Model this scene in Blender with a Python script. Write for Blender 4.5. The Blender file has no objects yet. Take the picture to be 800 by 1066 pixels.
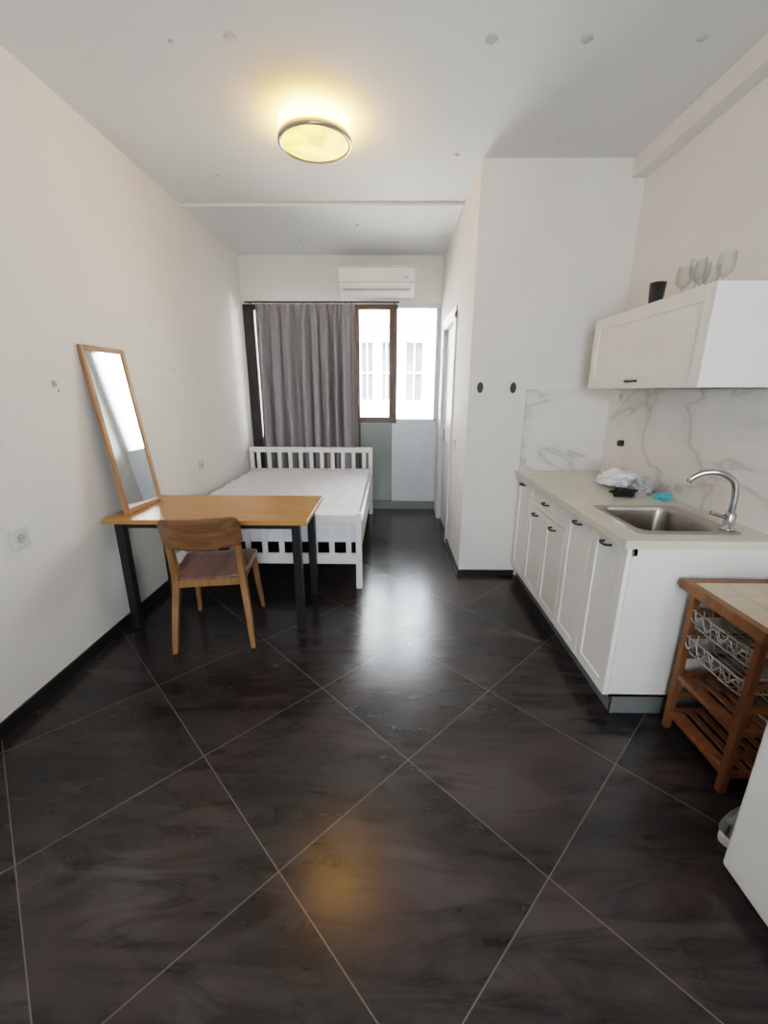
import bpy, bmesh, random
from math import *
from mathutils import Vector, Matrix, noise as mnoise
random.seed(3)
S=bpy.context.scene
COL=bpy.context.collection

# ------------------------------------------------------------------ materials
def newmat(name):
    m=bpy.data.materials.new(name);m.use_nodes=True
    nt=m.node_tree
    b=nt.nodes['Principled BSDF']
    return m,nt,b
def N(nt,t,**k):
    n=nt.nodes.new(t)
    for a,v in k.items(): setattr(n,a,v)
    return n
def ramp(nt,fac,stops,interp='LINEAR'):
    r=nt.nodes.new('ShaderNodeValToRGB');r.color_ramp.interpolation=interp
    e=r.color_ramp.elements
    while len(e)<len(stops): e.new(.5)
    for i,(p,c) in enumerate(stops):
        e[i].position=p;e[i].color=(c[0],c[1],c[2],1)
    nt.links.new(fac,r.inputs[0]);return r.outputs[0]
def gpos(nt,scale=(1,1,1),rot=(0,0,0),obj=True):
    if obj:
        tc=nt.nodes.new('ShaderNodeTexCoord');o=tc.outputs['Object']
    else:
        g=nt.nodes.new('ShaderNodeNewGeometry');o=g.outputs['Position']
    mp=nt.nodes.new('ShaderNodeMapping');mp.inputs['Scale'].default_value=scale;mp.inputs['Rotation'].default_value=rot
    nt.links.new(o,mp.inputs['Vector']);return mp.outputs[0]
def simple(name,col,rough=.5,metal=0,var=.06,nscale=8,bump=0,bscale=60):
    m,nt,b=newmat(name)
    v=gpos(nt,obj=False)
    n=N(nt,'ShaderNodeTexNoise');n.inputs['Scale'].default_value=nscale;n.inputs['Detail'].default_value=4
    nt.links.new(v,n.inputs['Vector'])
    c0=[max(0,c*(1-var)) for c in col];c1=[min(1,c*(1+var)) for c in col]
    nt.links.new(ramp(nt,n.outputs[0],[(.3,c0),(.7,c1)]),b.inputs['Base Color'])
    b.inputs['Roughness'].default_value=rough;b.inputs['Metallic'].default_value=metal
    if bump:
        n2=N(nt,'ShaderNodeTexNoise');n2.inputs['Scale'].default_value=bscale;n2.inputs['Detail'].default_value=3
        nt.links.new(v,n2.inputs['Vector'])
        bp=N(nt,'ShaderNodeBump');bp.inputs['Strength'].default_value=bump;bp.inputs['Distance'].default_value=.01
        nt.links.new(n2.outputs[0],bp.inputs['Height']);nt.links.new(bp.outputs[0],b.inputs['Normal'])
    return m
def wood(name,c0,c1,axis=0,rough=.45,scale=1.0):
    m,nt,b=newmat(name)
    sc=[22*scale]*3;sc[axis]=1.6*scale
    v=gpos(nt,scale=sc)
    n=N(nt,'ShaderNodeTexNoise');n.inputs['Scale'].default_value=1.3;n.inputs['Detail'].default_value=6;n.inputs['Distortion'].default_value=.6
    nt.links.new(v,n.inputs['Vector'])
    nt.links.new(ramp(nt,n.outputs[0],[(.3,c0),(.68,c1)]),b.inputs['Base Color'])
    b.inputs['Roughness'].default_value=rough
    bp=N(nt,'ShaderNodeBump');bp.inputs['Strength'].default_value=.12;bp.inputs['Distance'].default_value=.003
    nt.links.new(n.outputs[0],bp.inputs['Height']);nt.links.new(bp.outputs[0],b.inputs['Normal'])
    return m
def emis(name,col,st):
    m,nt,b=newmat(name)
    b.inputs['Base Color'].default_value=(*col,1)
    b.inputs['Emission Color'].default_value=(*col,1);b.inputs['Emission Strength'].default_value=st
    return m

M_wall=simple('wall_paint',(.76,.745,.715),.75,var=.025,nscale=2.5,bump=.15,bscale=35)
M_ceil=simple('ceiling_paint',(.72,.73,.73),.8,var=.025,nscale=1.5,bump=.12,bscale=20)
M_white=simple('white_lacquer',(.82,.81,.78),.35,var=.02)
M_bedwhite=simple('bed_paint',(.84,.83,.81),.4,var=.03)
M_mattress=simple('mattress_fabric',(.78,.81,.86),.85,var=.05,nscale=14,bump=.6,bscale=25)
M_black=simple('black_metal',(.015,.015,.016),.4,var=.2)
M_base=simple('black_baseboard',(.018,.017,.017),.35,var=.2)
M_grey=simple('grey_plinth',(.17,.18,.185),.35,var=.08)
M_steel=simple('brushed_steel',(.45,.42,.39),.28,metal=1,var=.1,nscale=30)
M_chrome=simple('chrome',(.42,.42,.43),.16,metal=1,var=.03)
M_plastic=simple('white_plastic',(.82,.82,.80),.3,var=.02)
M_outlet=simple('outlet_plastic',(.62,.61,.58),.3,var=.02)
M_brownframe=simple('brown_frame',(.10,.052,.035),.4,var=.2)
M_darkframe=simple('dark_frame',(.03,.024,.022),.4,var=.2)
M_panel=simple('door_panel_greygreen',(.20,.24,.225),.25,var=.05)
M_lowwhite=simple('parapet_paint',(.62,.68,.74),.6,var=.03)
M_desk=wood('desk_wood',(.38,.17,.05),(.52,.25,.08),0,.35)
M_chairleg=wood('chair_leg_wood',(.20,.095,.035),(.33,.17,.07),2,.45)
M_chairback=wood('chair_back_wood',(.11,.052,.024),(.22,.11,.048),0,.45)
M_seat=wood('chair_seat_wood',(.09,.045,.038),(.23,.13,.105),1,.4,.5)
M_mirwood=wood('mirror_frame_wood',(.26,.125,.055),(.42,.22,.11),2,.5)
M_cart=wood('cart_wood',(.17,.065,.025),(.29,.125,.05),2,.45)
M_creamtile=simple('cream_tile',(.62,.52,.40),.3,var=.05,nscale=6)
M_fridge=simple('fridge_enamel',(.72,.72,.70),.35,var=.02)
M_curt=simple('curtain_fabric',(.30,.29,.31),.9,var=.07,nscale=30,bump=.2,bscale=300)
M_dooor=simple('door_paint',(.70,.73,.77),.4,var=.02)
M_wire=simple('white_wire',(.55,.53,.50),.35,metal=.4,var=.03)
M_sole=simple('shoe_rubber',(.75,.75,.72),.6,var=.05)
M_shoe=simple('shoe_knit',(.16,.19,.18),.85,var=.2,nscale=60)
M_blackcloth=simple('black_cloth',(.012,.012,.014),.8,var=.3)
M_blue=simple('teal_cloth',(.10,.42,.52),.8,var=.2)
M_mark=simple('plaster_patch',(.52,.52,.51),.8,var=.15)
M_filler=simple('wall_filler',(.42,.41,.39),.8,var=.2)
M_counter=simple('countertop_laminate',(.66,.63,.54),.28,var=.06,nscale=7)
M_fac=simple('facade_render',(.80,.76,.70),.9,var=.05,nscale=1)
M_facwin=simple('facade_window_glass',(.05,.065,.085),.5,var=.2,nscale=2)
M_ground=simple('street_ground',(.6,.59,.57),.9)
M_drain=simple('drain_dark',(.05,.05,.05),.4,metal=.8)
M_slot=simple('ac_louver',(.45,.46,.47),.4)
M_clearbag=simple('clear_bag',(.42,.43,.45),.25,var=.3,nscale=40)
M_bag=simple('plastic_bag_film',(.82,.83,.85),.3,var=.06,nscale=40)

m,nt,b=newmat('mirror_glass');M_mirror=m
b.inputs['Base Color'].default_value=(.86,.88,.88,1);b.inputs['Metallic'].default_value=1;b.inputs['Roughness'].default_value=.02

def glass(name,tint=(1,1,1)):
    m=bpy.data.materials.new(name);m.use_nodes=True;nt=m.node_tree;nt.nodes.clear()
    o=N(nt,'ShaderNodeOutputMaterial');mx=N(nt,'ShaderNodeMixShader');t=N(nt,'ShaderNodeBsdfTransparent');g=N(nt,'ShaderNodeBsdfGlossy')
    t.inputs[0].default_value=(*tint,1);g.inputs['Roughness'].default_value=.02
    fr=N(nt,'ShaderNodeFresnel');fr.inputs[0].default_value=1.45
    nt.links.new(fr.outputs[0],mx.inputs[0]);nt.links.new(t.outputs[0],mx.inputs[1]);nt.links.new(g.outputs[0],mx.inputs[2]);nt.links.new(mx.outputs[0],o.inputs[0])
    return m
M_glass=glass('window_glass',(.97,.98,.98))
M_wine=glass('wine_glass',(.95,.955,.955))
_nt=M_wine.node_tree
_lw=_nt.nodes.new('ShaderNodeLayerWeight');_lw.inputs[0].default_value=.35
_mr=_nt.nodes.new('ShaderNodeMapRange');_mr.inputs[3].default_value=.05;_mr.inputs[4].default_value=.75
_df=_nt.nodes.new('ShaderNodeBsdfPrincipled');_df.inputs['Base Color'].default_value=(.36,.37,.37,1);_df.inputs['Roughness'].default_value=.06
_mx=[n for n in _nt.nodes if n.type=='MIX_SHADER'][0]
_nt.links.new(_lw.outputs['Facing'],_mr.inputs[0]);_nt.links.new(_mr.outputs[0],_mx.inputs[0]);_nt.links.new(_df.outputs[0],_mx.inputs[2])

# floor: diagonal 60 cm dark slate tiles
m,nt,b=newmat('slate_floor_tiles');M_floor=m
L=nt.links.new
g=N(nt,'ShaderNodeNewGeometry')
mp=N(nt,'ShaderNodeMapping');mp.vector_type='TEXTURE'
mp.inputs['Location'].default_value=(.0865,1.368,0);mp.inputs['Rotation'].default_value=(0,0,radians(45)-.0058);mp.inputs['Scale'].default_value=(.6,.6,.6)
L(g.outputs['Position'],mp.inputs[0])
fl=N(nt,'ShaderNodeVectorMath',operation='FLOOR');L(mp.outputs[0],fl.inputs[0])
fr=N(nt,'ShaderNodeVectorMath',operation='FRACTION');L(mp.outputs[0],fr.inputs[0])
sp=N(nt,'ShaderNodeSeparateXYZ');L(fr.outputs[0],sp.inputs[0])
ds=[]
for k in (0,1):
    a=N(nt,'ShaderNodeMath',operation='SUBTRACT');L(sp.outputs[k],a.inputs[0]);a.inputs[1].default_value=.5
    c=N(nt,'ShaderNodeMath',operation='ABSOLUTE');L(a.outputs[0],c.inputs[0]);ds.append(c)
mx=N(nt,'ShaderNodeMath',operation='MAXIMUM');L(ds[0].outputs[0],mx.inputs[0]);L(ds[1].outputs[0],mx.inputs[1])
gr=N(nt,'ShaderNodeMapRange');L(mx.outputs[0],gr.inputs[0]);gr.inputs[1].default_value=.4960;gr.inputs[2].default_value=.4978
fl2=N(nt,'ShaderNodeVectorMath',operation='MULTIPLY_ADD');L(fl.outputs[0],fl2.inputs[0]);fl2.inputs[1].default_value=(1,1,0);fl2.inputs[2].default_value=(.5,.5,.5)
wn=N(nt,'ShaderNodeTexWhiteNoise',noise_dimensions='3D');L(fl2.outputs[0],wn.inputs[0])
off=N(nt,'ShaderNodeVectorMath',operation='SCALE');L(wn.outputs['Color'],off.inputs[0]);off.inputs['Scale'].default_value=9
ad=N(nt,'ShaderNodeVectorMath',operation='ADD');L(g.outputs['Position'],ad.inputs[0]);L(off.outputs[0],ad.inputs[1])
mp2=N(nt,'ShaderNodeMapping');mp2.inputs['Rotation'].default_value=(0,0,.5);mp2.inputs['Scale'].default_value=(1.0,2.6,1);L(ad.outputs[0],mp2.inputs[0])
n1=N(nt,'ShaderNodeTexNoise');n1.inputs['Scale'].default_value=1.3;n1.inputs['Detail'].default_value=3;n1.inputs['Roughness'].default_value=.5;n1.inputs['Distortion'].default_value=.6;L(mp2.outputs[0],n1.inputs['Vector'])
col=ramp(nt,n1.outputs[0],[(.3,(.021,.019,.019)),(.5,(.034,.0285,.028)),(.6,(.044,.032,.032)),(.75,(.062,.054,.053))])
mp3=N(nt,'ShaderNodeMapping');mp3.inputs['Rotation'].default_value=(0,0,.15);mp3.inputs['Scale'].default_value=(.8,3.2,1);L(ad.outputs[0],mp3.inputs[0])
wv=N(nt,'ShaderNodeTexNoise');wv.inputs['Scale'].default_value=2.4;wv.inputs['Detail'].default_value=7;wv.inputs['Roughness'].default_value=.66;wv.inputs['Distortion'].default_value=1.5;L(mp3.outputs[0],wv.inputs['Vector'])
vein=ramp(nt,wv.outputs[0],[(.36,(1,1,1)),(.47,(.38,.38,.38)),(.55,(0,0,0))])
mv=N(nt,'ShaderNodeMix',data_type='RGBA');mv.inputs['B'].default_value=(.006,.005,.005,1)
vs=N(nt,'ShaderNodeMath',operation='MULTIPLY');L(vein,vs.inputs[0]);vs.inputs[1].default_value=.75
L(vs.outputs[0],mv.inputs['Factor']);L(col,mv.inputs['A'])
mg=N(nt,'ShaderNodeMix',data_type='RGBA');L(gr.outputs[0],mg.inputs['Factor']);L(mv.outputs['Result'],mg.inputs['A']);mg.inputs['B'].default_value=(.13,.11,.10,1)
L(mg.outputs['Result'],b.inputs['Base Color'])
n3=N(nt,'ShaderNodeTexNoise');n3.inputs['Scale'].default_value=5;n3.inputs['Detail'].default_value=6;L(g.outputs['Position'],n3.inputs['Vector'])
rr=N(nt,'ShaderNodeMapRange');L(n3.outputs[0],rr.inputs[0]);rr.inputs[1].default_value=.3;rr.inputs[2].default_value=.7;rr.inputs[3].default_value=.195;rr.inputs[4].default_value=.26
L(rr.outputs[0],b.inputs['Roughness'])
bp=N(nt,'ShaderNodeBump');bp.inputs['Strength'].default_value=.05;bp.inputs['Distance'].default_value=.003;L(n3.outputs[0],bp.inputs['Height']);L(bp.outputs[0],b.inputs['Normal'])

# marble
def marble(name,rot):
    m,nt,b=newmat(name);L=nt.links.new
    g=N(nt,'ShaderNodeNewGeometry');mp=N(nt,'ShaderNodeMapping');mp.inputs['Rotation'].default_value=rot;mp.inputs['Scale'].default_value=(1,1,1.7);L(g.outputs['Position'],mp.inputs[0])
    n=N(nt,'ShaderNodeTexNoise');n.inputs['Scale'].default_value=1.25;n.inputs['Detail'].default_value=5;n.inputs['Distortion'].default_value=.7;L(mp.outputs[0],n.inputs['Vector'])
    a=N(nt,'ShaderNodeMath',operation='SUBTRACT');L(n.outputs[0],a.inputs[0]);a.inputs[1].default_value=.5
    c=N(nt,'ShaderNodeMath',operation='ABSOLUTE');L(a.outputs[0],c.inputs[0])
    v=ramp(nt,c.outputs[0],[(0,(.47,.455,.43)),(.007,(.60,.585,.56)),(.03,(.70,.68,.65)),(.15,(.76,.74,.71))])
    L(v,b.inputs['Base Color']);b.inputs['Roughness'].default_value=.22
    return m
M_marble=marble('marble_tile',(.6,.2,.3))

# ------------------------------------------------------------------ mesh helpers
def finish(name,bm,mats,parent=None,smooth=False,bevel=0,loc=None,seg=2):
    me=bpy.data.meshes.new(name);bmesh.ops.recalc_face_normals(bm,faces=bm.faces[:]);bm.to_mesh(me);bm.free()
    if not isinstance(mats,(list,tuple)): mats=[mats]
    for mm in mats: me.materials.append(mm)
    o=bpy.data.objects.new(name,me);COL.objects.link(o)
    if smooth:
        for p in me.polygons: p.use_smooth=True
    if bevel:
        md=o.modifiers.new('bev','BEVEL');md.width=bevel;md.segments=seg;md.limit_method='ANGLE'
    if parent: o.parent=parent
    if loc: o.location=loc
    return o
def bbox(bm,x0,x1,y0,y1,z0,z1,mi=0,mat=None):
    r=bmesh.ops.create_cube(bm,size=1)
    vs=r['verts']
    for v in vs:
        v.co=Vector(((x0+x1)/2+v.co.x*(x1-x0),(y0+y1)/2+v.co.y*(y1-y0),(z0+z1)/2+v.co.z*(z1-z0)))
        if mat: v.co=mat@v.co
    return vs
def box(name,x0,x1,y0,y1,z0,z1,m,parent=None,bevel=0):
    bm=bmesh.new();bbox(bm,x0,x1,y0,y1,z0,z1);return finish(name,bm,m,parent,bevel=bevel)
def boxes(name,lst,m,parent=None,bevel=0):
    bm=bmesh.new()
    for l in lst: bbox(bm,*l)
    return finish(name,bm,m,parent,bevel=bevel)
def tube(bm,pts,rad,n=8,cap=True):
    pts=[Vector(p) for p in pts]
    rings=[];up=None
    for i,p in enumerate(pts):
        t=(pts[min(i+1,len(pts)-1)]-pts[max(i-1,0)]).normalized()
        if up is None:
            up=Vector((0,0,1)) if abs(t.z)<.9 else Vector((1,0,0))
        a=t.cross(up);
        if a.length<1e-4: a=t.cross(Vector((0,1,0)))
        a.normalize();bb=a.cross(t).normalized();up=bb
        rings.append([bm.verts.new(p+(a*cos(2*pi*k/n)+bb*sin(2*pi*k/n))*rad) for k in range(n)])
    for i in range(len(rings)-1):
        for k in range(n):
            bm.faces.new((rings[i][k],rings[i][(k+1)%n],rings[i+1][(k+1)%n],rings[i+1][k]))
    if cap:
        bm.faces.new(rings[0][::-1]);bm.faces.new(rings[-1])
def tubes(name,paths,rad,m,parent=None,n=8):
    bm=bmesh.new()
    for p in paths: tube(bm,p,rad,n)
    return finish(name,bm,m,parent,smooth=True)
def lathe(name,prof,loc,m,parent=None,n=40):
    bm=bmesh.new();rings=[]
    for r,z in prof:
        if r<1e-5: rings.append([bm.verts.new((0,0,z))])
        else: rings.append([bm.verts.new((r*cos(2*pi*k/n),r*sin(2*pi*k/n),z)) for k in range(n)])
    for a,b2 in zip(rings,rings[1:]):
        for k in range(n):
            if len(a)==1 and len(b2)==1: continue
            if len(a)==1: bm.faces.new((a[0],b2[k],b2[(k+1)%n]))
            elif len(b2)==1: bm.faces.new((a[k],a[(k+1)%n],b2[0]))
            else: bm.faces.new((a[k],a[(k+1)%n],b2[(k+1)%n],b2[k]))
    o=finish(name,bm,m,parent,smooth=True);o.location=loc
    return o
def empty(name,loc=(0,0,0),rz=0):
    e=bpy.data.objects.new(name,None);COL.objects.link(e);e.location=loc;e.rotation_euler=(0,0,rz);e.empty_display_size=.1;return e
def smoothpts(pts,n=6):
    P=[Vector(p) for p in pts];out=[]
    for i in range(len(P)-1):
        p0=P[max(i-1,0)];p1=P[i];p2=P[i+1];p3=P[min(i+2,len(P)-1)]
        for k in range(n):
            t=k/n
            out.append(.5*((2*p1)+(p2-p0)*t+(2*p0-5*p1+4*p2-p3)*t*t+(3*p1-p0-3*p2+p3)*t**3))
    out.append(P[-1]);return out

XL,XR,XC,YC,YB,ZC,YN=-1.685,1.63,.58,3.19,5.17,2.885,-1.3
# ------------------------------------------------------------------ room shell
box('floor',XL-.15,XR+.15,YN-.15,YB+.25,-.12,0,M_floor)
box('ceiling',XL-.15,XR+.15,YN-.15,YB+.25,ZC,ZC+.15,M_ceil)
box('wall_left',XL-.15,XL,YN-.15,YB+.25,0,ZC,M_wall)
box('wall_right',XR,XR+.15,YN-.15,YB+.25,0,ZC,M_wall)
RW=(-.5,.7,.9,2.25)
boxes('wall_back',[(XL,RW[0],YN-.15,YN,0,ZC),(RW[1],XR,YN-.15,YN,0,ZC),(RW[0],RW[1],YN-.15,YN,0,RW[2]),(RW[0],RW[1],YN-.15,YN,RW[3],ZC)],M_wall)
boxes('wall_corridor',[(XC,XC+.12,YC+.12,3.98,0,ZC),(XC,XC+.12,4.82,YB,0,ZC),(XC,XC+.12,3.98,4.82,2.12,ZC)],M_wall)
box('wall_bathroom',XC,XR,YC,YC+.12,0,ZC,M_wall)
boxes('wall_window',[(XL,XR,YB,YB+.2,2.40,ZC),(XC,XR,YB,YB+.2,0,2.40)],M_wall)
box('trim_ceiling_joint',XL,XC,3.84,3.89,ZC-.022,ZC,M_ceil,bevel=.004)
box('trim_soffit',1.545,XR,YN,YC,2.775,ZC,M_wall,bevel=.004)
box('baseboard_left',XL,XL+.012,YN,YB,0,.07,M_base,bevel=.003)
box('baseboard_bathroom',XC-.012,1.03,YC-.012,YC,0,.045,M_base)
box('baseboard_corridor',XC-.012,XC,YC,3.93,0,.045,M_base)
w2=empty('rear_fill_window',(0,YN,0))  # unseen window behind the camera, added to bring fill light into the room
a_,b_,c_,d_=RW
boxes('frame',[(a_,a_+.05,-.11,-.04,c_,d_),(b_-.05,b_,-.11,-.04,c_,d_),(.07,.13,-.11,-.04,c_,d_),(a_,b_,-.11,-.04,c_,c_+.05),(a_,b_,-.11,-.04,d_-.05,d_)],M_white,w2,.003)
box('glass',a_+.05,b_-.05,-.078,-.074,c_+.05,d_-.05,M_glass,w2)
box('sun_blocker',-1.6,1.8,-1.75,-.15,ZC-.05,ZC+.08,M_fac,w2)  # unseen slab, added to keep direct sun out of the rear opening
# ceiling plaster spots
bm=bmesh.new()
for (x,y,r) in [(-.68,2.23,.026),(.42,2.25,.026),(.82,2.25,.024),(1.30,2.25,.022),(.41,3.15,.016),(-.94,2.25,.012),(.15,1.75,.014),(1.0,3.0,.012),(-.3,4.3,.016),(-1.2,3.4,.012),(.5,4.6,.014),(-.9,4.7,.014)]:
    c=bmesh.ops.create_uvsphere(bm,u_segments=14,v_segments=8,radius=1)
    for v in c['verts']:
        k=1+.35*mnoise.noise(v.co*1.7+Vector((x*9,y*5,0)))
        v.co=Vector((x+v.co.x*r*k,y+v.co.y*r*k,ZC+v.co.z*.006))
finish('trim_ceiling_patches',bm,M_mark,smooth=True)
bm=bmesh.new()
for (y,z,r) in [(2.17,1.49,.017),(2.19,1.455,.008),(3.4,1.62,.008),(3.15,1.9,.006),(1.9,2.1,.005),(4.2,1.75,.007),(4.6,1.3,.006),(2.9,2.3,.005),(1.5,1.7,.005)]:
    c=bmesh.ops.create_uvsphere(bm,u_segments=12,v_segments=8,radius=1)
    for v in c['verts']: v.co=Vector((XL+v.co.x*.003,y+v.co.y*r*(1+.3*mnoise.noise(v.co*2)),z+v.co.z*r*(1+.3*mnoise.noise(v.co*3))))
finish('trim_wall_patches',bm,M_filler,None,smooth=True)

# bathroom door
d=empty('door_1',(XC,4.4,0))
def dbox(n,*a,**k):
    a=list(a);a[0]-=XC;a[1]-=XC;a[2]-=4.4;a[3]-=4.4
    return box(n,*a,**k)
dbox('leaf',XC+.03,XC+.07,4.03,4.77,.008,2.07,M_dooor,parent=d,bevel=.004)
for i,(z0,z1) in enumerate([(.2,.95),(1.1,1.92)]):
    bm=bmesh.new()
    for (a,b_,c,e) in [(4.15-4.4,4.65-4.4,z0,z0+.02),(4.15-4.4,4.65-4.4,z1-.02,z1),(4.15-4.4,4.17-4.4,z0,z1),(4.63-4.4,4.65-4.4,z0,z1)]:
        bbox(bm,.022,.032,a,b_,c,e)
    finish('panel_moulding_%d'%i,bm,M_dooor,d,bevel=.003)
bm=bmesh.new()
for a in [(3.93,4.03,0,2.12),(4.77,4.87,0,2.12),(3.93,4.87,2.07,2.17)]:
    bbox(bm,-.015,.0,a[0]-4.4,a[1]-4.4,a[2],a[3])
for a in [(3.98,4.03,0,2.12),(4.77,4.82,0,2.12),(3.98,4.82,2.07,2.12)]:
    bbox(bm,0,.12,a[0]-4.4,a[1]-4.4,a[2],a[3])
finish('frame',bm,M_dooor,d,bevel=.003)
tubes('handle',[smoothpts([(.03,.30,.98),(-.03,.30,.98),(-.04,.27,.98),(-.04,.18,.98)])],.009,M_chrome,d)
dbox('escutcheon',XC+.022,XC+.03,4.68,4.72,.9,1.06,M_chrome,parent=d,bevel=.003)

# window wall assembly
w=empty('window_1',(0,YB,0))
def W(n,lst,m,bev=.004):
    boxes(n,[(a,b_,c-YB,d_-YB,e,f) for a,b_,c,d_,e,f in lst],m,w,bevel=bev)
y0,y1=YB+.02,YB+.10
W('frame_dark',[(XL,-1.56,y0,y1,0,2.40),(-1.56,-.42,y0,y1,2.34,2.40),(-1.0,-.94,y0+.02,y1,0.9,2.34)],M_darkframe)
W('frame_brown',[(-.42,-.355,y0,y1,0.05,2.40),(-.355,.03,y0,y1,2.345,2.40),(.03,.085,y0,y1,1.08,2.40),(-.355,.03,y0,y1,1.09,1.15),(-.01,.03,y0-.03,y1,1.15,2.345)],M_brownframe)
W('frame_white',[(.085,.58,y0,y1,2.36,2.40),(.53,.58,y0,y1,1.1,2.36),(.085,.58,y0,y1+.04,1.08,1.13)],M_lowwhite)
W('door_panel',[(-.355,.03,y0+.02,y1-.02,.10,1.09)],M_panel)
W('parapet',[(.03,.58,y0,y1+.06,.10,1.08),(XL+.12,-.42,y0+.02,y1+.06,.0,.9)],M_lowwhite)
W('threshold',[(-.42,.58,YB-.015,y1+.06,0,.10)],M_grey)
W('glass_panes',[(-1.56,-.42,y0+.04,y0+.045,.9,2.34),(-.355,.03,y0+.04,y0+.045,1.15,2.345),(.085,.53,y0+.04,y0+.045,1.13,2.36)],M_glass,0)
# sky-sampling portals in the window and the added rear fill opening (emit nothing themselves)
def portal(par,loc,rx,sx,sy):
    l=bpy.data.lights.new('light_portal','AREA');l.shape='RECTANGLE';l.size=sx;l.size_y=sy;l.cycles.is_portal=True
    o=bpy.data.objects.new('light_portal',l);COL.objects.link(o);o.parent=par;o.location=loc;o.rotation_euler=(rx,0,0)
portal(w,(-.53,.24,1.22),-pi/2,2.24,2.36)
portal(w2,((RW[0]+RW[1])/2,-.12,(RW[2]+RW[3])/2),pi/2,RW[1]-RW[0],RW[3]-RW[2])

# outside
fb=empty('building_facade',(0,13,0))
bm=bmesh.new()
wins=[(-2.6,-2.15),(-1.75,-1.3),(-.87,-.47),(-.27,.07),(.44,1.0),(1.5,2.0),(2.5,3.0)]
xs=[-16];
for a,b_ in wins: xs+=[a,b_]
xs.append(16)
for i in range(0,len(xs),2): bbox(bm,xs[i],xs[i+1],0,.4,1.15,2.85)
bbox(bm,-16,16,0,.4,2.85,4.6);bbox(bm,-16,16,0,.4,-5,1.15)
bbox(bm,-16,16,-.12,0,.75,.9);bbox(bm,-16,16,-.2,0,3.3,3.42)
finish('wall',bm,M_fac,fb)
bm=bmesh.new();bm2=bmesh.new()
for a,b_ in wins:
    bbox(bm,a,b_,.15,.17,1.15,2.85)
    for x in (a,(a+b_)/2-.02,b_-.04): bbox(bm2,x,x+.04,.08,.14,1.15,2.85)
    for z in (1.15,1.95,2.81): bbox(bm2,a,b_,.08,.14,z,z+.04)
finish('glass',bm,M_facwin,fb);finish('frames',bm2,M_fac,fb)
box('ground',-20,20,6,20,-5.1,-5,M_ground)

# ------------------------------------------------------------------ curtain
bm=bmesh.new();nx,nz=260,40;x0,x1=-1.52,-.385
g=[]
for j in range(nz+1):
    t=j/nz;z=2.385-t*2.30;row=[]
    for i in range(nx+1):
        s=i/nx
        ph=s*2*pi*8.5+1.3*sin(s*9)+.5*sin(s*23)
        amp=.024+.040*min(1,t*2.2)+.012*sin(s*17+1)
        y=5.075+amp*sin(ph+.25*sin(t*4+s*6))+.010*sin(ph*2.3+t*3)
        if t<.04: y=5.085+.018*sin(ph*2.0)
        x=x0+s*(x1-x0)+.012*cos(ph)+(s-.4)*.06*t
        row.append(bm.verts.new((x,y,z)))
    g.append(row)
for j in range(nz):
    for i in range(nx): bm.faces.new((g[j][i],g[j][i+1],g[j+1][i+1],g[j+1][i]))
cu=empty('curtain')
finish('fabric',bm,M_curt,cu,smooth=True)
bm=bmesh.new();tube(bm,[(-1.62,5.08,2.40),(.1,5.08,2.40)],.010,10)
for x in (-1.58,.05): tube(bm,[(x,5.08,2.40),(x,YB,2.40)],.008,8)
finish('rod',bm,M_darkframe,cu,smooth=True)

# ------------------------------------------------------------------ AC
ac=empty('air_conditioner',(-.15,YB,2.45))
bm=bmesh.new()
prof=[(0,0.0),(-.10,0.0),(-.17,.035),(-.205,.09),(-.21,.27),(-.19,.295),(0,.295)]
L_=[bm.verts.new((-.41,y,z)) for y,z in prof];R_=[bm.verts.new((.41,y,z)) for y,z in prof]
n=len(prof)
for i in range(n): bm.faces.new((L_[i],L_[(i+1)%n],R_[(i+1)%n],R_[i]))
bm.faces.new(L_);bm.faces.new(R_[::-1])
finish('body',bm,M_plastic,ac,bevel=.008)
boxes('seam',[(-.405,.405,-.2135,-.205,.12,.125),(-.405,.405,-.2135,-.205,.262,.266)],M_slot,ac)
bm=bmesh.new();mt=Matrix.Translation((0,-.145,.036))@Matrix.Rotation(radians(-32),4,'X');bbox(bm,-.36,.36,-.055,.045,-.008,.002,0,mt)
finish('louver',bm,M_slot,ac,bevel=.002)
box('display',.30,.34,-.214,-.209,.16,.175,M_slot,ac)

# ------------------------------------------------------------------ ceiling lamp
cl=empty('ceiling_lamp',(-.425,2.80,ZC))
M_lampglow=emis('lamp_glass_side',(1,.52,.12),11)
m,nt,b=newmat('lamp_glass_bottom');M_lampbot=m
b.inputs['Base Color'].default_value=(.9,.7,.35,1);b.inputs['Emission Color'].default_value=(1,.50,.07,1)
v=gpos(nt);n_=N(nt,'ShaderNodeTexNoise');n_.inputs['Scale'].default_value=9;nt.links.new(v,n_.inputs['Vector'])
mr=N(nt,'ShaderNodeMapRange');mr.inputs[1].default_value=.35;mr.inputs[2].default_value=.65;mr.inputs[3].default_value=1.2;mr.inputs[4].default_value=3.2
nt.links.new(n_.outputs[0],mr.inputs[0]);nt.links.new(mr.outputs[0],b.inputs['Emission Strength'])
lathe('base_plate',[(0,0),(.12,0),(.12,-.012),(0,-.012)],(0,0,0),M_plastic,cl)
lathe('glass_side',[(0,-.004),(.180,-.004),(.194,-.015),(.198,-.088)],(0,0,0),M_lampglow,cl,64)
lathe('ring',[(.197,-.085),(.203,-.085),(.204,-.108),(.201,-.112),(.186,-.112),(.186,-.102),(.197,-.085)],(0,0,0),M_steel,cl,64)
lathe('glass_bottom',[(.187,-.105),(.15,-.113),(.08,-.118),(0,-.12)],(0,0,0),M_lampbot,cl,64)

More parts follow.
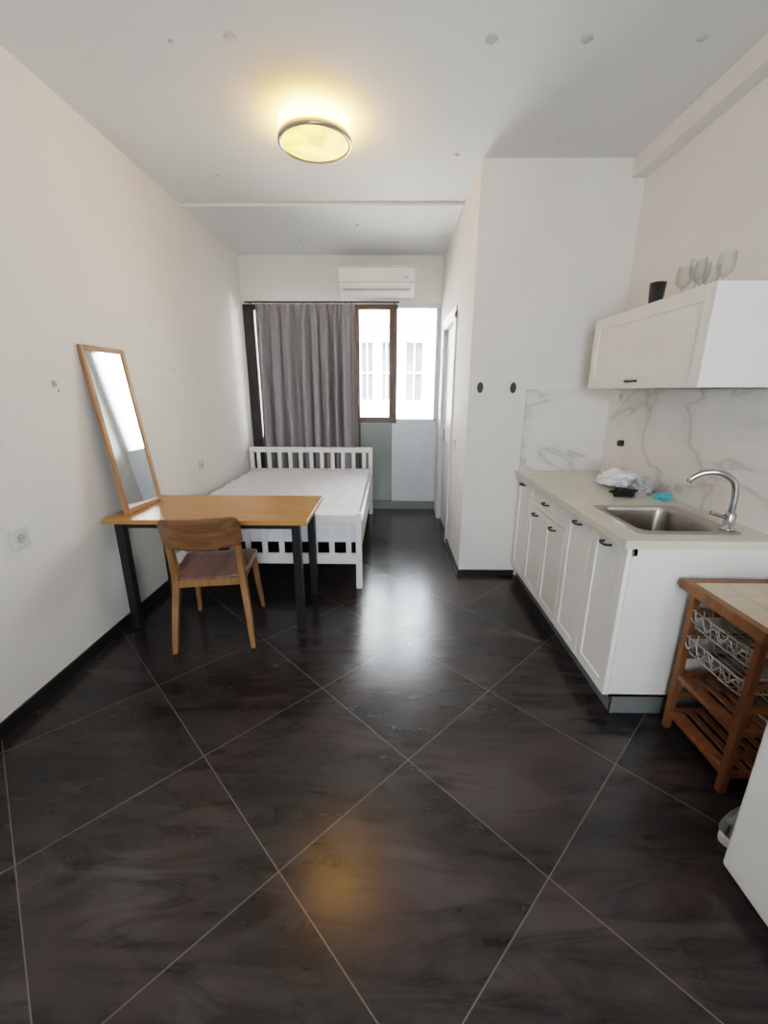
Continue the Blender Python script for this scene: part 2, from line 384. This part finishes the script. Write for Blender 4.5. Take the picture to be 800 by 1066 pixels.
# ------------------------------------------------------------------ bed
bed=empty('bed',(-.95,3.95,0))
def B(n,lst,m,bev=.005):
    return boxes(n,[(a+.95,b_+.95,c-3.95,d_-3.95,e,f) for a,b_,c,d_,e,f in lst],m,bed,bevel=bev)
bx0,bx1=-1.66,-.20;fy,hy=2.91,4.98
B('posts',[(bx1-.045,bx1,fy,fy+.05,0,.60),(bx0,bx0+.045,fy,fy+.05,0,.60),(bx1-.045,bx1,hy-.05,hy,0,.80),(bx0,bx0+.045,hy-.05,hy,0,.80)],M_bedwhite)
fr=[(bx0+.045,bx1-.045,fy+.01,fy+.04,.52,.585),(bx0+.045,bx1-.045,fy+.01,fy+.04,.20,.28)]
k=11
for i in range(k):
    x=bx0+.10+(bx1-bx0-.20)*i/(k-1);fr.append((x-.020,x+.020,fy+.016,fy+.034,.27,.53))
B('footboard',fr,M_bedwhite,.003)
fr=[(bx0,bx1,hy-.045,hy-.005,.755,.815),(bx0+.045,bx1-.045,hy-.04,hy-.01,.30,.56)]
for i in range(k):
    x=bx0+.10+(bx1-bx0-.20)*i/(k-1);fr.append((x-.022,x+.022,hy-.034,hy-.016,.55,.76))
B('headboard',fr,M_bedwhite,.003)
B('side_rails',[(bx1-.03,bx1-.005,fy+.05,hy-.05,.30,.50),(bx0+.005,bx0+.03,fy+.05,hy-.05,.30,.50)],M_bedwhite)
B('slat_base',[(bx0+.03,bx1-.03,3.1+i*.2,3.18+i*.2,.34,.36) for i in range(9)],M_chairleg,.002)
bm=bmesh.new();bbox(bm,bx0+.035+.95,bx1-.035+.95,fy+.055-3.95,hy-.06-3.95,.36,.555)
bmesh.ops.subdivide_edges(bm,edges=bm.edges[:],cuts=56,use_grid_fill=True)
for v in bm.verts:
    if v.co.z>.55: v.co.z+=.012*mnoise.noise(Vector((v.co.x*4,v.co.y*4,0)))+.009*(abs(sin(v.co.x*14+1.2*sin(v.co.y*9)))*abs(sin(v.co.y*12+.8*sin(v.co.x*7))))
finish('mattress',bm,M_mattress,bed,smooth=True)

# ------------------------------------------------------------------ desk
dk=empty('desk',(-1.06,2.58,0))
def D(n,lst,m,bev=.003):
    return boxes(n,[(a+1.06,b_+1.06,c-2.58,d_-2.58,e,f) for a,b_,c,d_,e,f in lst],m,dk,bevel=bev)
D('top',[(-1.665,-.47,2.28,2.885,.712,.74)],M_desk,.004)
D('frame',[(-1.59,-.53,2.34,2.37,.67,.712),(-1.59,-.53,2.80,2.83,.67,.712),(-1.62,-1.59,2.34,2.83,.67,.712),(-.56,-.53,2.34,2.83,.67,.712)],M_black)
D('legs',[(x-.025,x+.025,y-.025,y+.025,0,.712) for x in (-1.60,-.55) for y in (2.35,2.82)],M_black)

# ------------------------------------------------------------------ chair
ch=empty('dining_chair',(-1.05,2.36,0),radians(9))
def leg(name,pts,w,m):
    bm=bmesh.new();prev=None
    pts=smoothpts(pts,5);nn=len(pts)
    for i,p in enumerate(pts):
        t=i/(nn-1);ww=w(t)
        vs=[bm.verts.new(p+Vector((sx*ww[0],sy*ww[1],0))) for sx,sy in ((-1,-1),(1,-1),(1,1),(-1,1))]
        if prev:
            for k in range(4): bm.faces.new((prev[k],prev[(k+1)%4],vs[(k+1)%4],vs[k]))
        else: bm.faces.new(vs[::-1])
        prev=vs
    bm.faces.new(prev);return finish(name,bm,m,ch,bevel=.006,seg=3)
for s in (-1,1):
    leg('rear_leg_%d'%(s>0),[(s*.218,-.26,0),(s*.200,-.22,.22),(s*.182,-.19,.42),(s*.178+.005,-.235,.60),(s*.175+.010,-.315,.80)],lambda t:(.013+.006*sin(pi*min(1,t*1.1)),.013+.014*sin(pi*min(1,t))**.8),M_chairleg)
    leg('front_leg_%d'%(s>0),[(s*.212,.235,0),(s*.195,.205,.22),(s*.178,.185,.43)],lambda t:(.012+.009*t,.012+.011*t),M_chairleg)
boxes('apron',[(-.18,.18,-.205,-.185,.385,.43),(-.18,.18,.175,.195,.385,.43),(-.19,-.17,-.2,.19,.385,.43),(.17,.19,-.2,.19,.385,.43)],M_chairleg,ch,.003)
def sheet(name,f,nu,nv,th,m):
    bm=bmesh.new();G=[[bm.verts.new(f(i/nu,j/nv)) for i in range(nu+1)] for j in range(nv+1)]
    for j in range(nv):
        for i in range(nu): bm.faces.new((G[j][i],G[j][i+1],G[j+1][i+1],G[j+1][i]))
    o=finish(name,bm,m,ch,smooth=True);md=o.modifiers.new('s','SOLIDIFY');md.thickness=th;md.offset=0
    md=o.modifiers.new('b','BEVEL');md.width=.003;md.segments=2;md.limit_method='ANGLE';return o
def fback(u,v):
    a=(u-.5)*2
    hw=.203
    h0=.655;h1=.84-.012*a*a
    e=abs(a)
    if e>.86:
        q=(e-.86)/.14;rr=.035*(1-sqrt(max(0,1-q*q)));h0+=rr;h1-=rr
    z=h0+(h1-h0)*v
    return Vector((a*hw+.014,-.335+.075*(a*a-.4)*.9+(z-.75)*-.30,z))
sheet('backrest',fback,36,8,.014,M_chairback)
def fseat(u,v):
    a=(u-.5)*2;b_=(v-.5)*2
    k=1.0/max(1e-6,(abs(a)**6+abs(b_)**6)**(1/6)) * max(abs(a),abs(b_)) if (a or b_) else 1
    x=a*k*(.212+.012*b_);y=b_*k*.225
    z=.445-.014*(1-a*a)*(1-b_*b_)+ .006*a*a -(.012*max(0,b_-.7)/.3)
    return Vector((x,y,z))
sheet('seat',fseat,24,24,.016,M_seat)

# ------------------------------------------------------------------ mirror leaning
bx,tx=-1.565,-1.672
h=sqrt((tx-bx)**2+.955**2);ang=atan2(bx-tx,.955)
mi=empty('leaning_mirror',(bx,2.555,.741))
mi.rotation_euler=(0,-ang,radians(-3))
wd=.18
boxes('frame',[(-.012,.012,-wd,-wd+.028,0,h),(-.012,.012,wd-.028,wd,0,h),(-.012,.012,-wd+.028,wd-.028,0,.028),(-.012,.012,-wd+.028,wd-.028,h-.028,h)],M_mirwood,mi,.003)
box('glass',-.004,.004,-wd+.026,wd-.026,.026,h-.026,M_mirror,mi)
box('backing',-.010,-.005,-wd+.02,wd-.02,.02,h-.02,M_black,mi)

# ------------------------------------------------------------------ kitchen base
kb=empty('kitchen_base_cabinet',(1.3,2.4,0))
def K(n,lst,m,bev=.002,par=None,off=(1.3,2.4,0)):
    return boxes(n,[(a-off[0],b_-off[0],c-off[1],d_-off[1],e-off[2],f-off[2]) for a,b_,c,d_,e,f in lst],m,par or kb,bevel=bev)
ky0,ky1=1.635,YC-.023
KX=XR-.023
K('carcass',[(1.02,KX,ky0,ky0+.018,.10,.845),(1.02,KX,ky1-.018,ky1,.10,.845),(1.02,KX,ky0,ky1,.10,.118),(KX-.01,KX,ky0,ky1,.10,.845),(1.02,1.04,ky0,ky1,.80,.845)]+[(1.03,KX,y-.009,y+.009,.10,.845) for y in (2.256,2.56,2.88)],M_white)
K('plinth',[(1.05,1.065,ky0+.01,ky1,0,.10),(1.05,KX,ky0+.012,ky0+.027,0,.10)],M_grey)
def shaker(bm,x,ya,yb,za,zb,fw=.055):
    g=.002;ya+=g;yb-=g
    bbox(bm,x+.006,x+.02,ya+fw-.005,yb-fw+.005,za+fw-.005,zb-fw+.005)
    bbox(bm,x,x+.02,ya,ya+fw,za,zb);bbox(bm,x,x+.02,yb-fw,yb,za,zb)
    bbox(bm,x,x+.02,ya+fw,yb-fw,za,za+fw);bbox(bm,x,x+.02,ya+fw,yb-fw,zb-fw,zb)
def handle(paths,x,yc,z,hl=.032):
    paths.append(smoothpts([(x,yc-hl,z),(x-.022,yc-hl*.9,z),(x-.027,yc-hl*.4,z-.002),(x-.027,yc+hl*.4,z-.002),(x-.022,yc+hl*.9,z),(x,yc+hl,z)],4))
bm=bmesh.new();hp=[]
ds=[1.64,1.95,2.255,2.56,2.875,3.165]
for i in range(5):
    a,b_=ds[i],ds[i+1]
    if i in (2,3,): shaker(bm,1.0,a,b_,.105,.70,.05)
    else: shaker(bm,1.0,a,b_,.105,.842,.055)
shaker(bm,1.0,2.255,2.875,.705,.842,.035)
for v in bm.verts: v.co-=Vector((1.3,2.4,0))
finish('doors',bm,M_white,kb,bevel=.002)
for y,z in [(1.80,.80),(2.10,.80),(2.56,.775),(3.03,.80),(2.41,.66),(2.72,.66)]: handle(hp,1.0-1.3,y-2.4,z)
tubes('handles',hp,.006,M_black,kb)
sx0,sx1,sy0,sy1=1.075,1.50,1.70,2.13
K('countertop',[(.965,sx0,1.605,ky1,.845,.88),(sx1,KX,1.605,ky1,.845,.88),(sx0,sx1,1.605,sy0,.845,.88),(sx0,sx1,sy1,ky1,.845,.88)],M_counter,.0)
# sink
sk=empty('kitchen_sink',(1.29,1.915,.88))
bm=bmesh.new()
def rrect(x0,x1,y0,y1,r,z,n=6):
    out=[]
    for cx,cy,a0 in ((x1-r,y1-r,0),(x0+r,y1-r,90),(x0+r,y0+r,180),(x1-r,y0+r,270)):
        for k in range(n+1):
            a=radians(a0+90*k/n);out.append(bm.verts.new((cx+r*cos(a)-1.29,cy+r*sin(a)-1.915,z)))
    return out
rings=[rrect(sx0-.012,sx1+.012,sy0-.012,sy1+.012,.03,.001),rrect(sx0-.010,sx1+.010,sy0-.010,sy1+.010,.03,.005),rrect(sx0+.02,sx1-.065,sy0+.025,sy1-.02,.05,.004),rrect(sx0+.024,sx1-.069,sy0+.029,sy1-.024,.05,-.01),rrect(sx0+.035,sx1-.08,sy0+.04,sy1-.035,.06,-.15),rrect(sx0+.06,sx1-.11,sy0+.07,sy1-.06,.05,-.17)]
for a,b_ in zip(rings,rings[1:]):
    for k in range(len(a)): bm.faces.new((a[k],a[(k+1)%len(a)],b_[(k+1)%len(a)],b_[k]))
bm.faces.new(rings[-1])
finish('basin',bm,M_steel,sk)
lathe('drain',[(0,.002),(.035,.002),(.04,0),(.04,-.003)],(-.02,0,-.168),M_drain,sk,24)
# faucet
fc=empty('kitchen_faucet',(1.475,1.745,.885))
lathe('base',[(0,0),(.03,0),(.03,.008),(.022,.014),(.021,.07),(.018,.078),(0,.08)],(0,0,0),M_chrome,fc,24)
tubes('spout',[smoothpts([(0,0,.06),(0,.002,.16),(-.015,.01,.215),(-.06,.03,.245),(-.11,.055,.24),(-.145,.07,.215),(-.155,.075,.195)],6)],.013,M_chrome,fc,12)
tubes('lever',[smoothpts([(-.01,-.0,.055),(-.05,-.005,.065),(-.095,-.01,.08)])],.008,M_chrome,fc)
# backsplash
boxes('trim_backsplash',[(XR-.026,XR,-.6,YC,.881,1.475),(1.0,XR-.026,YC-.026,YC,.881,1.475)],M_marble)
# upper cabinet
uc=empty('wall_cabinet',(1.46,2.36,1.68))
o=(1.46,2.36,1.68)
K('box',[(1.32,KX,1.86,1.878,1.48,1.885),(1.32,KX,2.862,2.88,1.48,1.885),(1.32,KX,1.878,2.862,1.48,1.498),(1.32,KX,1.878,2.862,1.867,1.885),(KX-.008,XR,1.878,2.862,1.498,1.867)],M_white,.001,uc,o)
bm=bmesh.new();shaker(bm,1.30,1.858,2.882,1.478,1.887,.065)
for v in bm.verts: v.co-=Vector(o)
finish('door',bm,M_white,uc,bevel=.002)
hp=[];handle(hp,-.16,.0,1.515-1.68,.04);tubes('handle',hp,.006,M_black,uc)
# things on cabinet
lathe('black_cup',[(0,0),(.030,0),(.031,.004),(.039,.115),(.037,.115),(.030,.008),(0,.006)],(1.385,2.42,1.886),M_black)
gp=[(0,.0),(.034,.0),(.033,.003),(.006,.008),(.004,.02),(.004,.045),(.012,.052),(.028,.068),(.033,.09),(.032,.12),(.029,.145)]
for i,(x,y) in enumerate([(1.40,2.24),(1.42,2.15),(1.36,2.09),(1.43,2.02),(1.50,2.2)]):
    lathe('wine_glass',gp,(x,y,1.886),M_wine,None,28)
# wall fittings
def outlet(name,x,y,z,face):
    e=empty(name,(x,y,z))
    e.rotation_euler=(0,0,{'+x':0,'-x':pi}[face])
    box('plate',0,.012,-.043,.043,-.043,.043,M_outlet,e,.004)
    ob=lathe('socket',[(.022,.003),(.022,.0045),(.018,.005),(.016,.0035),(.0,.0035)],(0,0,0),M_slot,e,20)
    ob.matrix_local=Matrix.Translation((.0095,0,0))@Matrix.Rotation(pi/2,4,'Y')
    boxes('pins',[(.0125,.0142,-.010,-.006,-.002,.002),(.0125,.0142,.006,.010,-.002,.002)],M_black,e)
    return e
outlet('wall_outlet',XL,1.77,.81,'+x');outlet('wall_outlet.001',XL,3.68,.82,'+x');outlet('wall_outlet.002',XR-.026,3.0,1.43,'-x');outlet('light_switch',XC,3.71,1.01,'-x')
pl=empty('power_plug',(XR-.026,2.91,1.12));lathe('body',[(0,0),(.022,0),(.020,.03),(0,.034)],(0,0,0),M_black,pl,20).rotation_euler=(0,-pi/2,0)
for i,x in enumerate((.66,.90)):
    bm=bmesh.new();bmesh.ops.create_cone(bm,cap_ends=True,segments=28,radius1=1,radius2=1,depth=.012)
    for v in bm.verts: v.co=Vector((v.co.x*.022,v.co.z,v.co.y*.038))
    finish('wall_hook_plate',bm,M_black,None,bevel=.003,loc=(x,YC-.006,1.485))

# bags on counter
def crumple(name,loc,sc,m,seed,amp=.35):
    bm=bmesh.new();bmesh.ops.create_icosphere(bm,subdivisions=4,radius=1)
    for v in bm.verts:
        p=v.co.copy();q=p*1.6+Vector((seed,seed*2,0))
        k=1+amp*(mnoise.noise(q)*1.2+abs(mnoise.noise(q*2.3))*.9-.3+mnoise.noise(q*5)*.3)
        v.co=Vector((p.x*sc[0]*k,p.y*sc[1]*k,max(-.9,p.z*k)*sc[2]))
    mn=min(v.co.z for v in bm.verts)
    for v in bm.verts: v.co.z-=mn
    return finish(name,bm,m,None,smooth=False,loc=loc)
crumple('plastic_bag',(1.45,2.64,.881),(.10,.11,.055),M_bag,1.3,.6)
crumple('plastic_bag.001',(1.51,2.44,.881),(.045,.045,.045),M_clearbag,7.3,.6)
crumple('black_cloth',(1.36,2.37,.881),(.065,.05,.024),M_blackcloth,4.1,.5)
crumple('sponge_cloth',(1.53,2.28,.881),(.045,.05,.02),M_blue,5.1,.4)

# ------------------------------------------------------------------ kitchen cart
kc=empty('kitchen_cart',(1.45,1.40,0))
cx0,cx1,cy0,cy1,ct=1.21,1.60,1.19,1.598,.72
px0,px1,py0,py1=1.255,1.585,1.235,1.585
def C(n,lst,m,bev=.003): return K(n,lst,m,bev,kc,(1.45,1.40,0))
C('posts',[(x,x+.028,y,y+.028,.0,ct-.04) for x in (px0,px1-.028) for y in (py0,py1-.028)],M_cart,.004)
C('top_frame',[(cx0,cx1,cy0,cy0+.035,ct-.04,ct),(cx0,cx1,cy1-.035,cy1,ct-.04,ct),(cx0,cx0+.035,cy0+.035,cy1-.035,ct-.04,ct),(cx1-.035,cx1,cy0+.035,cy1-.035,ct-.04,ct)],M_cart)
tl=[]
wx=(cx1-cx0-.072)/3;wy=(cy1-cy0-.072)/3
for i in range(3):
    for j in range(3):
        a=cx0+.036+i*wx;c=cy0+.036+j*wy;tl.append((a,a+wx-.003,c,c+wy-.003,ct-.025,ct-.001))
C('tiles',tl,M_creamtile,.001)
C('tile_bed',[(cx0+.03,cx1-.03,cy0+.03,cy1-.03,ct-.035,ct-.025)],M_counter)
rg=[]
for y in (py0+.005,py1-.023):
    for z in (.56,.46,.36,.26,.16,.07): rg.append((px0+.02,px1-.02,y,y+.018,z,z+.024))
rg.append((px0+.005,px0+.022,py0+.02,py1-.02,.07,.10));rg.append((px0+.005,px0+.022,py0+.02,py1-.02,.26,.285))
rg.append((px1-.022,px1-.005,py0+.02,py1-.02,.07,.10))
C('rungs',rg,M_cart,.002)
C('bottom_slats',[(px0+.026+i*.050,px0+.054+i*.050,py0+.02,py1-.02,.088,.10) for i in range(6)]+[(px0+.026+i*.05,px0+.054+i*.05,py0+.02,py1-.02,.272,.282) for i in range(6)],M_cart,.002)
wp=[]
for zt in (.60,.48):
    a,b_,c,d_=px0+.0-1.45,px1-.03-1.45,py0+.035-1.4,py1-.035-1.4
    for z,s in ((zt,0),(zt-.07,.012)):
        wp.append([(a+s,c+s,z),(b_-s,c+s,z),(b_-s,d_-s,z),(a+s,d_-s,z),(a+s,c+s,z)])
    for i in range(9):
        x=a+.012+(b_-a-.024)*i/8;wp.append([(x,c,zt),(x,c+.012,zt-.07),(x,d_-.012,zt-.07),(x,d_,zt)])
    for i in range(7):
        y=c+.012+(d_-c-.024)*i/6;wp.append([(a,y,zt),(a+.012,y,zt-.07),(b_-.012,y,zt-.07),(b_,y,zt)])
    wp.append([(a-.002,c+(d_-c)*i/40,zt-.03+.018*sin(i/40*2*pi*4)) for i in range(41)])
tubes('wire_baskets',wp,.0025,M_wire,kc,6)

# ------------------------------------------------------------------ fridge
fg=empty('mini_fridge',(1.33,.69,0))
boxes('body',[(-.25,.27,-.27,.27,.02,.85)],M_fridge,fg,.008)
boxes('door',[(-.285,-.255,-.27,.27,.05,.83)],M_fridge,fg,.01)
boxes('feet',[(x,x+.04,y,y+.04,0,.025) for x in (-.22,.2) for y in (-.24,.2)],M_black,fg)
boxes('top',[(-.29,.27,-.27,.27,.83,.86)],M_plastic,fg,.006)
boxes('door_grip',[(-.298,-.284,-.26,-.22,.5,.78)],M_grey,fg,.004)

# sneaker
sn=empty('sneaker',(1.255,1.105,0),radians(24))
bm=bmesh.new();nl=20;nr=16;rings=[]
for i in range(nl+1):
    t=i/nl;x=-.13+.26*t
    w_=.033+.010*sin(t*pi)+.006*t
    if t<.1: w_*=sqrt(max(.02,1-((.1-t)/.1)**2))
    if t>.85: w_*=sqrt(max(.02,1-((t-.85)/.15)**2))
    hgt=.095-.055*max(0,min(1,(t-.3)/.55)) if t>.05 else .09
    if t>.9: hgt*=.7
    rings.append([bm.verts.new((x,w_*cos(a),.028+max(0,sin(a))*(hgt-.028))) for a in [pi*k/nr for k in range(nr+1)]])
for a,b_ in zip(rings,rings[1:]):
    for k in range(nr): bm.faces.new((a[k],a[k+1],b_[k+1],b_[k]))
finish('upper',bm,M_shoe,sn,smooth=True)
bm=bmesh.new();rb=[];rt=[]
for i in range(40):
    a=2*pi*i/40;x=.138*cos(a);y=(.046+.004*cos(a))*copysign(abs(sin(a))**.7,sin(a))
    rb.append(bm.verts.new((x,y,0)));rt.append(bm.verts.new((x*.98,y*.95,.032)))
for k in range(40): bm.faces.new((rb[k],rb[(k+1)%40],rt[(k+1)%40],rt[k]))
bm.faces.new(rb[::-1]);bm.faces.new(rt)
finish('sole',bm,M_sole,sn,bevel=.003)

# ------------------------------------------------------------------ light
su=bpy.data.lights.new('sun','SUN');su.energy=20;su.angle=radians(1);su.color=(1,.97,.92)
so=bpy.data.objects.new('sun',su);COL.objects.link(so);so.rotation_euler=(radians(32),0,radians(-12))
wd_=bpy.data.worlds.new('sky');S.world=wd_;wd_.use_nodes=True
bg=wd_.node_tree.nodes['Background'];bg.inputs[0].default_value=(.90,.95,1,1);bg.inputs[1].default_value=9

cam=bpy.data.cameras.new('camera');co=bpy.data.objects.new('camera',cam);COL.objects.link(co)
cam.sensor_fit='VERTICAL';cam.sensor_height=36;cam.lens=434.6/1066*36;cam.clip_start=.02
pt,yw,rl=.2831,-.0121,-.0036
R=Matrix.Rotation(-yw,4,'Z')@Matrix.Rotation(pi/2-pt,4,'X')@Matrix.Rotation(-rl,4,'Z')
co.matrix_world=Matrix.Translation((0,0,1.462))@R
S.camera=co
S.view_settings.view_transform='Filmic'
S.view_settings.look='Medium High Contrast'
S.view_settings.exposure=1.38
